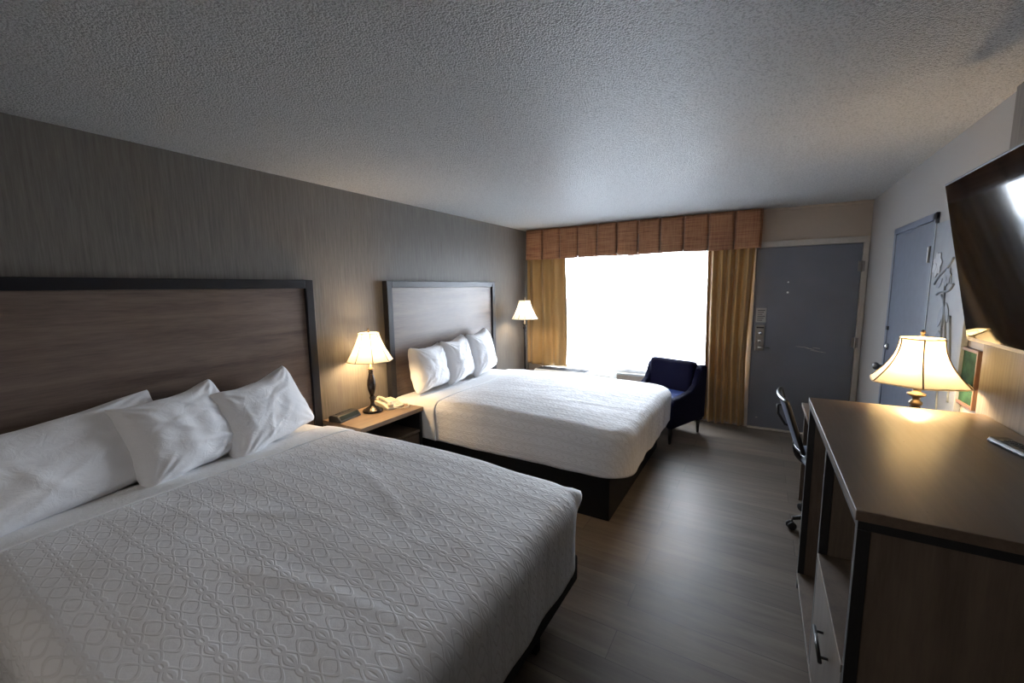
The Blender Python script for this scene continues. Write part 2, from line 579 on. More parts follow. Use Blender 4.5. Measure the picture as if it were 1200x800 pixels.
MB().lathe([(.026, 0), (.026, .010), (.016, .022), (0, .022)], 24, T(-.014, 4.335, 1.13) @ RY(-90)).build('deadbolt', M['chrome'], d, smooth=True)
MB().box(-.026, -.0145, 4.36, 4.40, 1.26, 1.29).build('latch', M['black_soft'], d)

# ------------------------------------------------------------------ drapery
def curtain(name, xa, xb, yc, z0, z1, mat, folds, amp, edge=None, seed=0, nx=160, nz=40, gather=0):
    vs, fs = [], []
    for j in range(nz + 1):
        t = j / nz
        z = z0 + (z1 - z0) * t
        for i in range(nx + 1):
            s = i / nx
            ea, eb = edge(t) if edge else (0, 0)
            x = xa + ea + (xb + eb - xa - ea) * s
            ph = noise.noise(Vector((s * 3, seed, t * .8))) * 1.2
            a = amp * (.75 + .35 * noise.noise(Vector((s * 6, seed + 5, t * 1.2))))
            y = yc + a * sin(2 * pi * folds * s + ph + gather * (1 - t) * sin(5 * s)) + .012 * noise.noise(Vector((s * 9, t * 3, seed)))
            vs.append((x, y, z + (.008 * sin(s * 9 + seed) if j == 0 else 0)))
    n = nx + 1
    for j in range(nz):
        for i in range(nx):
            fs.append((j * n + i, j * n + i + 1, (j + 1) * n + i + 1, (j + 1) * n + i))
    o = MB().faces(vs, fs).build(name, mat, smooth=True)
    so = o.modifiers.new('thick', 'SOLIDIFY'); so.thickness = .002
    return o

o = curtain('drape', .04, .655, 5.33, .53, 2.2, M['drape'], 3.6, .038, lambda t: (.0, .01 * sin(5 * t)), 1, gather=.8)
tag(o, 'short gold satin drape hanging on the left side of the window behind the floor lamp', 'curtain', kind=None)
o = curtain('drape', 2.40, 2.88, 5.315, .035, 2.2, M['drape'], 5.5, .045, lambda t: (.03 * (1 - t) , -.045 + .05 * abs(t - .35) ** 1.0 * 1.2), 2)
tag(o, 'full length gold drape hanging between the navy armchair and the slate door', 'curtain')
for k, (a, c) in enumerate(((.16, 1.52), (1.48, 2.72))):
    o = curtain('sheer_curtain', a, c, 5.385 + .012 * k, .56, 2.2, M['sheer'], 14, .006, None, 11 + k, nx=220, nz=12)
    o.modifiers.remove(o.modifiers[0])
    tag(o, ['white translucent sheer curtain over the left half of the bright window', 'white translucent sheer curtain over the right half of the bright window'][k], 'sheer curtain', 'sheer curtains over the window')
v = empty('valance', (0, 5.27, 2.02))
tag(v, 'rust brown box pleated valance running across the top of the window', 'valance')
vx0, vx1 = .055, 2.925
npl = 11
pw = (vx1 - vx0) / npl
zt, zb = .412, 0
MB().box(vx0 + .004, vx1 - .004, .012, .15, zt - .02, zt).box(vx0 + .004, vx1 - .004, .012, .022, .03, zt - .02).build('board', M['valance'], v)
for k in range(npl):
    a = vx0 + k * pw; c = a + pw
    vs, fs = [], []
    nx, nz = 14, 10
    for j in range(nz + 1):
        t = j / nz; z = zb + (zt - zb) * t
        for i in range(nx + 1):
            s = i / nx
            e = min(s, 1 - s)
            x = a + .003 + (pw - .006) * s + (0.006 * (s - .5) * (1 - t))
            y = -.012 - .018 * (1 - t) * (.6 + .4 * sin(pi * s)) + (.03 if i in (0, nx) else 0) + .004 * noise.noise(Vector((x * 8, z * 6, k)))
            vs.append((x, y, z + (.004 * sin(7 * x) if j == 0 else 0)))
    for j in range(nz):
        for i in range(nx):
            fs.append((j * (nx + 1) + i, j * (nx + 1) + i + 1, (j + 1) * (nx + 1) + i + 1, (j + 1) * (nx + 1) + i))
    o = MB().faces(vs, fs).build('pleat', M['valance'], v, smooth=True)
    so = o.modifiers.new('thick', 'SOLIDIFY'); so.thickness = .003
MB().box(vx1 - .006, vx1, -.015, .15, .0, zt).build('return', M['valance'], v)

# ------------------------------------------------------------------ beds
def pillow(name, w, h, t, seed, root_loc, rot, label, group):
    """w along local y, h along local z, thickness along x"""
    n = 44
    vs, fs = [], []
    rnd = random.Random(seed)
    creases = [(rnd.uniform(-.9, .9), rnd.uniform(-.9, .9), rnd.uniform(0, pi), rnd.uniform(.35, .95), rnd.uniform(-.6, 1)) for _ in range(18)]

    def fold(u, v):
        s = 0
        for cx_, cy_, an, ln, am in creases:
            du, dv = u - cx_, v - cy_
            a_ = du * cos(an) + dv * sin(an); b_ = -du * sin(an) + dv * cos(an)
            b_ += .25 * a_ * a_
            s += am * math.exp(-(a_ / ln) ** 2) * math.exp(-(b_ / .045) ** 2)
        # radiating gathers from corners
        for sx in (-1, 1):
            for sy in (-1, 1):
                r = math.hypot(u - sx, v - sy); an = math.atan2(v - sy, u - sx)
                s += .8 * sin(an * 17 + seed) * math.exp(-((r - .35) / .28) ** 2)
        return s
    for side in (1, -1):
        for j in range(n + 1):
            v_ = -1 + 2 * j / n
            for i in range(n + 1):
                u = -1 + 2 * i / n
                pu = max(0, 1 - abs(u) ** 2.6); pv = max(0, 1 - abs(v_) ** 2.6)
                th = t / 2 * (pu * pv) ** .38
                th *= 1 + .10 * noise.noise(Vector((u * 1.3 + seed, v_ * 1.3, side)))
                y = w / 2 * u * (1 - .07 * (1 - v_ * v_)) * (1 - .05 * v_) + .012 * noise.noise(Vector((u * 2, v_ * 2, seed)))
                z = h / 2 * v_ * (1 - (.17 if v_ > 0 else .04) * (1 - u * u) * abs(v_)) + .012 * noise.noise(Vector((v_ * 2, u * 2, seed + 9)))
                fl = .0085 * fold(u * side, v_) * (pu * pv) ** .25 if side > 0 else 0
                wv = .012 * noise.noise(Vector((u * 3, v_ * 3, seed * 2.))) * (pu * pv) ** .3
                vs.append((side * (th + fl + wv), y, z + h / 2))
    m = (n + 1) ** 2
    for s_ in (0, 1):
        for j in range(n):
            for i in range(n):
                q = [s_ * m + j * (n + 1) + i, s_ * m + j * (n + 1) + i + 1, s_ * m + (j + 1) * (n + 1) + i + 1, s_ * m + (j + 1) * (n + 1) + i]
                fs.append(tuple(q if s_ == 0 else reversed(q)))
    mb = MB().faces(vs, fs)
    bmesh.ops.remove_doubles(mb.bm, verts=mb.bm.verts[:], dist=.0004)
    o = mb.build(name, M['pillow'], smooth=True, sub=1)
    o.location = root_loc
    o.rotation_euler = rot
    tag(o, label, 'pillow', group)
    return o


def make_bed(name, label, y0, y1, x1, ztop, zbot, x0=.47, seed=1, base=None, ear=False, legs=None):
    root = empty(name, (0, (y0 + y1) / 2, 0))
    yc = (y0 + y1) / 2
    hw = (y1 - y0) / 2
    tag(root, label, 'bed')
    # base
    bx1, by0, by1 = base
    MB().box(.10, bx1, by0 - yc, by1 - yc, 0, .20 if legs else zbot - .02).build('base', M['base_black'], root, bevel=.004)
    if legs:
        MB().box(.08, x1 - .002, -hw + .02, hw - .02, .20, zbot + .02).build('frame_rail', M['base_black'], root, bevel=.01)
    # mattress (with fitted sheet)
    MB().box(.07, x1 - .05, -hw + .05, hw - .05, zbot + .03, ztop - .035).build('mattress', M['sheet'], root, bevel=.05, seg=4)
    # sheet + coverlet shells
    rc = .10   # plan radius of foot corners

    def shell(nm, xs, xe_foot, off, mat, foot=True, drop=None, wr=1.0, headlip=0):
        X1 = x1 - .06 if foot else xe_foot
        hy = hw - .06
        pts = []     # (x,y,nx,ny)
        n1 = 90 if foot else 14
        if foot:
            for i in range(n1 + 1): pts.append((xs + (X1 - rc - xs) * i / n1, -hy, 0, -1))
            for i in range(1, 14): a = -pi / 2 + pi / 2 * i / 14; pts.append((X1 - rc + rc * cos(a), -hy + rc + rc * sin(a), cos(a), sin(a)))
            for i in range(71): pts.append((X1, -hy + rc + (2 * hy - 2 * rc) * i / 70, 1, 0))
            for i in range(1, 14): a = pi / 2 * i / 14; pts.append((X1 - rc + rc * cos(a), hy - rc + rc * sin(a), cos(a), sin(a)))
            for i in range(n1 + 1): pts.append((X1 - rc + (xs - X1 + rc) * i / n1, hy, 0, 1))
            lines = [pts]
        NT_ = 30; NS = 22
        verts, faces, uvs = [], [], []

        def topz(x, y):
            fx = (x - .2) / (x1 - .2); fy = y / hw
            cr = .020 * (1 - fy ** 4) + .045 * sin(pi * max(0, min(1, fx * .9 + .05))) - .022
            w_ = noise.noise(Vector((x * 2.2, y * 2.2, seed))) * .010 + noise.noise(Vector((x * 5, y * 5, seed + 4))) * .005
            # a few long soft creases
            for (cx_, cy_, an, ln) in ((1.1, -.2, .5, .5), (1.5, .25, -.4, .4), (.8, .3, 1.2, .35), (1.75, -.3, .2, .4)):
                a_ = (x - cx_) * cos(an) + (y - cy_) * sin(an); b_ = -(x - cx_) * sin(an) + (y - cy_) * cos(an) + .15 * a_ * a_
                w_ += .0055 * math.exp(-(a_ / ln) ** 2 - (b_ / .018) ** 2)
            return ztop - .03 + cr + w_ * wr + off
        DR = drop
        r = .085      # edge radius

        def skirt(s):   # arclength -> (outward, down)
            q = r * pi / 2
            if s < q:
                a = s / r
                return r * sin(a), r * (1 - cos(a))
            return r - .012 * ((s - q) / DR), r + (s - q)
        smax = r * pi / 2 + DR - r

        def skpt(x, y, nx, ny, s, key):
            o_, dn = skirt(s)
            zt_ = topz(x, y)
            dd = (zt_ - (zbot + (.005 * noise.noise(Vector((key * 5, seed, 0)))))) / DR * 1.0
            wv = (.003 * sin(key * 21 + seed) + .012 * noise.noise(Vector((key * 3, s * 2, seed)))) * min(1, s / .3) * wr
            e = 0
            if ear and nx > .2 and ny > .2:
                e = .045 * math.exp(-((s - .11) / .05) ** 2) * math.exp(-((math.atan2(ny, nx) - pi / 4) / .22) ** 2)
            oo = o_ + wv + e + off * .5
            z = zt_ - dn * (1 if s < 1e-6 else dd) if True else 0
            return (x + nx * oo, y + ny * oo, z + e * .5)
        if foot:
            for k, (x, y, nx, ny) in enumerate(pts):
                sx = min(x, X1 - hy)
                for j in range(NT_ + 1):
                    t = j / NT_
                    px, py = sx + (x - sx) * t, y * t
                    verts.append((px, py, topz(px, py))); uvs.append((px, py))
                for j in range(1, NS + 1):
                    s = smax * j / NS
                    verts.append(skpt(x, y, nx, ny, s, k * .02)); uvs.append((x + nx * s, y + ny * s))
            n = NT_ + NS + 1
            for k in range(len(pts) - 1):
                for j in range(n - 1):
                    faces.append((k * n + j, k * n + j + 1, (k + 1) * n + j + 1, (k + 1) * n + j))
        else:
            cols = []
            for k in range(n1 + 1):
                x = xs + (X1 - xs) * k / n1
                row = []
                for j in range(NS, 0, -1):
                    s = smax * j / NS; row.append((skpt(x, -hy, 0, -1, s, k * .02), (x, -hy - s)))
                for j in range(61):
                    y = -hy + 2 * hy * j / 60; row.append(((x, y, topz(x, y)), (x, y)))
                for j in range(1, NS + 1):
                    s = smax * j / NS; row.append((skpt(x, hy, 0, 1, s, k * .02 + 5), (x, hy + s)))
                cols.append(row)
            n = len(cols[0])
            for row in cols:
                for p, q in row: verts.append(p); uvs.append(q)
            for k in range(len(cols) - 1):
                for j in range(n - 1):
                    faces.append((k * n + j, k * n + j + 1, (k + 1) * n + j + 1, (k + 1) * n + j))
        me = bpy.data.meshes.new(nm)
        me.from_pydata(verts, [], faces)
        ul = me.uv_layers.new(name='UVMap')
        for lp in me.loops: ul.data[lp.index].uv = uvs[lp.vertex_index]
        bm = bmesh.new(); bm.from_mesh(me)
        bmesh.ops.remove_doubles(bm, verts=bm.verts[:], dist=.0002)
        bmesh.ops.recalc_face_normals(bm, faces=bm.faces[:])
        bm.to_mesh(me); bm.free()
        for p in me.polygons: p.use_smooth = True
        me.materials.append(mat)
        o = bpy.data.objects.new(nm, me); col.objects.link(o); o.parent = root
        so = o.modifiers.new('thick', 'SOLIDIFY'); so.thickness = .006; so.offset = 1
        return o
    D = ztop - zbot
    shell('flat_sheet', .09, .40, 0, M['sheet'], foot=False, drop=D)
    shell('turned_down_sheet', .36, .60, .010, M['sheet'], foot=False, drop=D)
    shell('coverlet', .56, None, .004, M['coverlet'], foot=True, drop=D)
    if legs:
        for lx, ly in legs:
            MB().box(lx - .02, lx + .02, ly - yc - .02, ly - yc + .02, 0, .21).build('leg', M['base_black'], root, bevel=.003)
    return root

make_bed('bed', 'nearest white bed with trellis pattern coverlet, filling the foreground left', .20, 1.81, 2.245, .700, .31, seed=1, base=(2.02, .35, 1.50), ear=True, legs=[(2.15, 1.50), (2.15, .50)])
make_bed('bed', 'far white bed by the window on a black box base', 2.665, 4.29, 2.225, .682, .335, seed=2, base=(2.115, 2.69, 4.26))

G1 = 'pillows on the nearest bed'
G2 = 'pillows on the far bed'
def pil(w, h, t, seed, x, y, z, lean, yaw, roll, label, g):
    return pillow('pillow', w, h, t, seed, (x, y, z), (R(roll), R(-lean), R(yaw)), label, g)
pil(1.00, .46, .27, 3,  .38, .51, .68, 31, 6, 6, 'large white pillow at the left frame edge of the nearest bed, lowest of its row', G1)
pil(.55, .46, .27, 5, .39, .99, .69, 24, 12, 5, 'middle white pillow of the three on the nearest bed', G1)
pil(.60, .44, .26, 8, .36, 1.43, .69, 20, 12, 8, 'white pillow on the nearest bed closest to the nightstand lamp', G1)
pil(.47, .43, .25, 13, .29, 2.98, .69, 12, 6, 0, 'white pillow on the far bed closest to the nightstand, two ears up', G2)
pil(.47, .46, .25, 17, .29, 3.42, .69, 12, 10, 3, 'narrow middle white pillow of the three on the far bed', G2)
pil(.50, .49, .25, 21, .29, 3.87, .69, 12, 10, 4, 'white pillow on the far bed farthest from the nightstand', G2)

def headboard(y0, y1, label):
    r = empty('headboard', (0, (y0 + y1) / 2, 0)); hw = (y1 - y0) / 2
    tag(r, label, 'headboard', 'wood headboards with black frames')
    z0, z1, fw = .12, 1.715, .062
    MB().box(.002, .038, -hw + .05, hw - .05, z0, z1 - .05).build('panel', M['wood_head'], r)
    for a, c in ((-hw, -hw + fw), (hw - fw, hw)):
        MB().box(.001, .062, a, c, 0, z1).build('stile', M['frame_black'], r, bevel=.004)
    MB().box(.001, .062, -hw + fw, hw - fw, z1 - fw, z1).build('top_rail', M['frame_black'], r, bevel=.004)
    return r
headboard(.06, 1.95, 'dark framed wood headboard behind the nearest bed, cut off by the left frame edge')
headboard(2.67, 4.45, 'dark framed wood headboard behind the far bed near the window')

# ------------------------------------------------------------------ nightstand
ns = empty('nightstand', (0.02, 2.31, 0))
tag(ns, 'wood topped nightstand with open cubby between the two headboards', 'nightstand')
a, c = -.335, .328
MB().box(0, .45, a, c, .585, .62).build('top', M['wood_ns'], ns, bevel=.003)
for q in (a + .01, c - .035): MB().box(.0, .435, q, q + .025, .05, .584).build('side_panel', M['black_edge'], ns, bevel=.002)
MB().box(.0, .43, a + .036, c - .036, .40, .425).build('shelf', M['wood_in'], ns, bevel=.002)
MB().box(.0, .015, a + .036, c - .036, .05, .584).build('back_panel', M['black_edge'], ns)
dr = MB().box(.40, .425, a + .04, c - .04, .10, .39).build('drawer', M['wood_side'], ns, bevel=.003)
MB().tube([(.425, -.08, .30), (.45, -.08, .30), (.45, .08, .30), (.425, .08, .30)], .006, 8).build('handle', M['black_plastic'], dr, smooth=True)
MB().box(.02, .40, a + .05, c - .05, 0, .08).build('plinth', M['base_black'], ns)

# ------------------------------------------------------------------ lamps
def lampshade(root, z0, z1, r0, r1, sides, flare, mat=None, rot=0):
    """flared panel shade with piping"""
    nz = 14
    def rad(t): return r0 + (r1 - r0) * (1 - (1 - t) ** flare)
    def pol(a):
        seg = 2 * pi / sides
        x = ((a - rot) % seg) - seg / 2
        f = cos(seg / 2) / cos(x)
        return f * .65 + .35 * (1 - .02 * cos(x / seg * 2 * pi))
    MBc = MB(); MBc.cap = False
    MBc.lathe([(rad(i / nz), z0 + (z1 - z0) * i / nz) for i in range(nz + 1)], sides * 8, poly=pol)
    sh = MBc.build('shade', mat or M['shade'], root, smooth=True)
    pp = MB()
    for k in range(sides):
        a = rot + 2 * pi * k / sides
        pp.tube([Vector((cos(a), sin(a), 0)) * (rad(i / nz) * pol(a) + .001) + Vector((0, 0, z0 + (z1 - z0) * i / nz)) for i in range(nz + 1)], .0032, 6)
    pp.build('rib_piping', M['shade_rib'], sh, smooth=True)
    for zz, rr in ((z0, r0), (z1, r1)):
        tr = MB()
        tr.tube([Vector((cos(a) * rr * pol(a), sin(a) * rr * pol(a), zz)) for a in [2 * pi * k / (sides * 8) for k in range(sides * 8)]], .004, 6, closed=True)
        tr.build('edge_trim', M['shade'], sh, smooth=True)
    return sh


def bulb(root, z, watts, colr=(1, .70, .38), rad=.055):
    li = bpy.data.lights.new('bulb', 'POINT'); li.energy = watts; li.color = colr; li.shadow_soft_size = rad
    o = bpy.data.objects.new('bulb', li); col.objects.link(o); o.parent = root; o.location = (0, 0, z)
    return o


def harp(root, z0, z1, rtop):
    h = MB()
    h.tube([(0, -.015, z0), (0, -.055, z0 + .05), (0, -.06, (z0 + z1) / 2), (0, -.03, z1 - .01), (0, 0, z1), (0, .03, z1 - .01), (0, .06, (z0 + z1) / 2), (0, .055, z0 + .05), (0, .015, z0)], .0018, 6)
    for k in range(3):
        a = 2 * pi * k / 3 + .4
        h.tube([(0, 0, z1), (cos(a) * rtop, sin(a) * rtop, z1 - .012)], .0015, 6)
    h.build('harp', M['brass'], root, smooth=True)
    MB().lathe([(.006, z1), (.010, z1 + .006), (.005, z1 + .012), (.011, z1 + .02), (.008, z1 + .032), (0, z1 + .038)], 16).build('finial', M['brass'], root, smooth=True)

# nightstand lamp
lp = empty('table_lamp', (.188, 2.33, .621))
tag(lp, 'table lamp with turned dark base and cream shade on the nightstand', 'lamp')
MB().lathe([(.082, 0), (.085, .008), (.080, .018), (.060, .026), (.052, .034), (.032, .044), (.020, .055), (.015, .075), (.018, .10), (.024, .12), (.017, .135)], 32).build('base', M['bronze'], lp, smooth=True)
MB().lathe([(.017, .135), (.022, .155), (.032, .19), (.036, .225), (.032, .27), (.022, .31), (.017, .33), (.021, .34), (.014, .352)], 32).build('column', M['bronze'], lp, smooth=True)
MB().lathe([(.014, .352), (.026, .360), (.026, .368), (.012, .374), (.012, .425)], 24).build('neck', M['brass'], lp, smooth=True)
lampshade(lp, .435, .662, .182, .080, 8, 1.35, rot=.2)
bulb(lp, .54, 21)
harp(lp, .42, .665, .075)

# lamp on the desk beside the dresser
lp = empty('table_lamp', (3.64, 2.765, .7505))
tag(lp, 'table lamp with wide bell shade at the far end of the dresser below the television', 'lamp')
MB().lathe([(.075, 0), (.078, .008), (.070, .018), (.045, .03), (.030, .05), (.018, .07), (.022, .10), (.034, .15), (.038, .19), (.030, .24), (.018, .27)], 32).build('base', M['bronze'], lp, smooth=True)
MB().lathe([(.018, .27), (.026, .28), (.026, .29), (.016, .30), (.016, .315), (.036, .325), (.037, .334), (.016, .342), (.016, .36), (.024, .366), (.014, .375), (.014, .40)], 28).build('neck', M['brass'], lp, smooth=True)
lampshade(lp, .392, .608, .196, .087, 6, 2.0, rot=R(-98))
bulb(lp, .50, 22)
harp(lp, .39, .615, .08)

# floor lamp in the corner
lp = empty('floor_lamp', (.30, 4.78, 0))
tag(lp, 'dark floor lamp with pleated white shade in the corner by the gold drape', 'lamp')
MB().lathe([(.14, 0), (.145, .01), (.13, .025), (.05, .04), (.02, .06), (.012, .09)], 32).build('base', M['bronze'], lp, smooth=True)
MB().lathe([(.012, .09), (.012, 1.06), (.018, 1.07), (.012, 1.085), (.024, 1.11), (.020, 1.13), (.014, 1.145), (.026, 1.16), (.026, 1.168), (.011, 1.18), (.011, 1.24)], 24).build('pole', M['bronze'], lp, smooth=True)
lampshade(lp, 1.235, 1.47, .168, .072, 12, 1.5, mat=shade_mat('white_lampshade', (.95, .92, .84)))
bulb(lp, 1.34, 12, (1, .80, .55))
harp(lp, 1.23, 1.475, .068)

# ------------------------------------------------------------------ clock radio, telephone
ck = empty('clock_radio', (.15, 2.085, .621), R(10))
tag(ck, 'low black clock radio lying on the nightstand left of the lamp', 'clock radio')
MB().prism([(-.06, 0), (.06, 0), (.058, .012), (.03, .048), (-.045, .052), (-.06, .040)], 1, -.115, .115).build('body', M['black_plastic'], ck, bevel=.006)
q = RY(52)
MB().faces([(.0545, -.10, .0175), (.0545, .10, .0175), (.0335, .10, .0445), (.0335, -.10, .0445)], [(0, 1, 2, 3)]).build('display_window', M['display'], ck)
bt = MB()
for k in range(5): bt.box(-.03, -.018, -.07 + k * .032, -.05 + k * .032, .050, .055)
bt.build('button_row', M['black_soft'], ck)

ph = empty('telephone', (.20, 2.50, .621), R(-8))
tag(ph, 'cream corded telephone lying on the nightstand right of the lamp', 'telephone')
MB().prism([(-.10, 0), (.10, 0), (.10, .018), (.02, .045), (-.09, .058), (-.10, .05)], 1, -.085, .085).build('body', M['cream_plastic'], ph, bevel=.008, seg=3)
kp = MB()
for r_ in range(4):
    for c_ in range(3):
        x = .075 - r_ * .02; z = .018 + (.10 - x) / .08 * .027 + .0
        kp.box(x - .006, x + .006, .01 + c_ * .021, .024 + c_ * .021, z - .005, z + .003)
kp.build('keypad', M['ivory_metal'], ph)
hs = MB()
hs.tube(bez((-.09, -.045, .072), (-.05, -.045, .092), (.05, -.045, .07), (.09, -.045, .050), 12), [.021, .020, .016, .014, .013, .013, .013, .013, .013, .014, .016, .020, .021], 12, flat=.8)
hs.lathe([(.024, -.022), (.026, 0), (.02, .008)], 16, T(-.085, -.045, .070)).lathe([(.024, -.022), (.026, 0), (.02, .008)], 16, T(.085, -.045, .048))
hs.build('handset', M['cream_plastic'], ph, smooth=True)
pts = []
path = bez((.10, -.05, .02), (.20, -.04, .0), (.22, .10, .0), (.11, .10, .012), 60)
for i, p in enumerate(path):
    an = i * 1.9
    pts.append(p + Vector((cos(an) * .004, 0, .010 + sin(an) * .004)))
MB().tube(pts, .0035, 6).build('coiled_cord', M['cream_plastic'], ph, smooth=True)

ad = MB().box(-.03, .03, -.02, .02, 0, .035).build('power_adapter', M['black_plastic'], bevel=.006)
ad.location = (.075, 2.215, .621)
tag(ad, 'small black power adapter between the clock radio and the lamp', 'adapter')

# ------------------------------------------------------------------ air conditioner under the window
ac = empty('air_conditioner', (.80, 5.2, 0))
tag(ac, 'white wall air conditioner with grey top grille under the window', 'air conditioner')
MB().prism([(-.13, 0), (.17, 0), (.17, .515), (-.10, .515), (-.13, .485)], 0, -.53, .56).build('body', M['ivory_metal'], ac, bevel=.008)
gr = MB()
for k in range(12):
    y = -.085 + k * .017
    gr.box(-.505, .215, y, y + .004, .5167, .5205)
MB().faces([(-.51, -.09, .5165), (.22, -.09, .5165), (.22, .12, .5165), (-.51, .12, .5165)], [(0, 1, 2, 3)]).build('grille_recess', M['black_soft'], ac)
gr.build('louvre_grille', M['louvre'], ac)
MB().faces([(.26, -.09, .5163), (.52, -.09, .5163), (.52, .12, .5163), (.26, .12, .5163)], [(0, 1, 2, 3)]).build('control_lid', M['white_trim'], ac)
MB().box(-.5, .52, -.145, -.13, .10, .38).build('front_panel', M['ivory_metal'], ac, bevel=.01)

# ------------------------------------------------------------------ armchair
ch = empty('armchair', (2.045, 4.78, 0), R(-21))
tag(ch, 'navy blue upholstered armchair between the far bed and the right drape', 'armchair')
# local: faces -y ; x right ; depth .66 , width .66
hwid = .33
MB().box(-hwid + .07, hwid - .07, -.30, .24, .20, .35).build('seat_frame', M['navy'], ch, bevel=.015, seg=3)
MB().box(-hwid + .075, hwid - .075, -.32, .17, .352, .47).build('seat_cushion', M['navy_seat'], ch, bevel=.03, seg=4)
bk = MB().box(-hwid - .005, hwid - .005, .225, .34, .17, .785, RX(-6) @ T(0, -.03, 0)).build('backrest', M['navy'], ch, bevel=.03, seg=4)
MB().box(-hwid + .03, hwid - .085, .12, .26, .44, .825, RX(-8) @ T(0, -.03, 0)).build('back_cushion', M['navy'], ch, bevel=.045, seg=5)
prof = [(.345, .17), (.37, .72), (.34, .765), (.28, .765), (.225, .73), (.18, .63), (.14, .56), (.06, .515), (-.10, .49), (-.28, .475), (-.325, .45), (-.325, .17)]
for sx in (-1, 1):
    x0_, x1_ = (sx * hwid, sx * (hwid - .072)) if sx > 0 else (sx * hwid, sx * (hwid - .072))
    MB().prism(prof, 0, min(x0_, x1_), max(x0_, x1_)).build('arm', M['navy'], ch, bevel=.02, seg=4)
for sx in (-1, 1):
    for sy in (-1, 1):
        x, y = sx * .285, sy * .285
        MB().lathe([(.013, 0), (.024, .175)], 12, T(x, y, 0)).build('leg', M['leg_dark'], ch, smooth=True)

# ------------------------------------------------------------------ dresser
ds = empty('dresser', (3.19, 1.32, 0))
tag(ds, 'tall wood dresser with black edge frame in the right foreground', 'dresser')
DXW, DY, DZ = .635, 1.27, 1.05        # depth(x), length(y), height
MB().box(0, DXW, 0, DY, DZ - .028, DZ).build('top', M['wood_top'], ds, bevel=.002)
MB().box(.006, DXW, .004, DY - .004, DZ - .052, DZ - .029).build('under_rail', M['black_edge'], ds)
# near end: black framed side panel
MB().box(.032, DXW - .01, .012, .03, .03, DZ - .053).build('side_panel', M['wood_side'], ds)
MB().box(.032, DXW - .01, DY - .03, DY - .012, .03, DZ - .053).build('side_panel', M['wood_side'], ds)
MB().box(.006, .034, .004, .03, 0, DZ - .053).build('corner_post', M['black_edge'], ds, bevel=.001)
MB().box(.006, .034, DY - .034, DY - .004, 0, DZ - .053).build('corner_post', M['black_edge'], ds, bevel=.001)
MB().box(DXW - .02, DXW, .004, .03, 0, DZ - .053).build('corner_post', M['black_edge'], ds, bevel=.001)
MB().box(.006, .034, .600, .628, .09, DZ - .053).build('centre_post', M['black_edge'], ds, bevel=.001)
MB().box(.036, DXW - .02, .604, .624, .09, DZ - .053).build('divider', M['wood_in'], ds)
MB().box(DXW - .018, DXW - .004, .031, DY - .031, .06, DZ - .053).build('back_panel', M['wood_in'], ds)
MB().box(.004, DXW - .02, .031, .599, .555, .58).build('niche_shelf', M['wood_in'], ds, bevel=.001)
MB().box(.004, DXW - .02, .031, DY - .036, .065, .09).build('bottom_deck', M['wood_in'], ds, bevel=.001)
dd = MB().box(.006, .026, .034, .597, .095, .55).build('drawer', M['wood_front'], ds, bevel=.002)
zc = .43
MB().tube([(-.018, .20, zc), (-.018, .37, zc)], .006, 10).tube([(.006, .225, zc), (-.018, .225, zc)], .0045, 8).tube([(.006, .345, zc), (-.018, .345, zc)], .0045, 8).build('handle', M['black_plastic'], dd, smooth=True)
MB().box(.05, DXW - .05, .05, DY - .05, 0, .064).build('plinth', M['base_black'], ds)

# remote
rm = empty('remote_control', (3.735, 2.05, 1.0505), R(10))
tag(rm, 'black remote control lying on the dresser top', 'remote control')
MB().prism([(-.030, 0), (.030, 0), (.033, .010), (.026, .022), (-.026, .022), (-.033, .010)], 1, -.10, .10).build('body', M['black_plastic'], rm, bevel=.004)
bt = MB()
for r_ in range(6):
    for c_ in range(3):
        bt.box(-.014 + c_ * .011, -.007 + c_ * .011, -.07 + r_ * .022, -.058 + r_ * .022, .0215, .024)
bt.build('button_row', M['black_soft'], rm)
MB().box(-.022, .022, .05, .062, .0215, .0225).build('label_strip', M['steel'], rm)

# ------------------------------------------------------------------ writing desk + chair
dk = empty('desk', (3.255, 2.60, 0))
tag(dk, 'wood writing desk beyond the dresser, mostly hidden behind it', 'desk')
MB().box(0, .56, .0, 1.12, .722, .75).build('top', M['wood_front'], dk, bevel=.002)
MB().box(.02, .555, .012, .04, .0, .721).build('end_panel', M['wood_side'], dk)
MB().box(.02, .555, 1.08, 1.108, .0, .721).build('end_panel', M['wood_side'], dk)
MB().box(.51, .53, .041, 1.079, .45, .721).build('modesty_panel', M['wood_side'], dk)

oc = empty('office_chair', (3.46, 3.30, 0), R(-87))
tag(oc, 'black office chair tucked under the desk, mostly hidden by the dresser', 'office chair')
# local: faces +y
bs = MB()
MB().lathe([(.035, .075), (.04, .10), (.030, .12), (.024, .125)], 20).build('hub', M['black_plastic'], oc, smooth=True)
for k in range(5):
    a = R(90 + 72 * k + 54)
    leg = MB().tube([(0, 0, .105), (cos(a) * .14, sin(a) * .14, .100), (cos(a) * .27, sin(a) * .27, .078)], [.022, .018, .013], 10).build('base_arm', M['black_plastic'], oc, smooth=True)
    cs = MB()
    Mx = T(cos(a) * .275, sin(a) * .275, .028) @ Matrix.Rotation(a, 4, 'Z')
    for s_ in (-.014, .014):
        cs.lathe([(.0, -.007), (.022, -.008), (.027, -.005), (.027, .005), (.022, .008), (0, .008)], 18, Mx @ T(0, s_, 0) @ RX(90))
    cs.tube([(0, 0, 0), (-.006, 0, .05)], .006, 8, M=Mx)
    cs.build('caster', M['black_soft'], leg, smooth=True)
MB().lathe([(.024, .12), (.024, .30), (.014, .30), (.014, .43)], 16).box(-.10, .10, -.12, .10, .425, .445).build('gas_column', M['black_plastic'], oc)
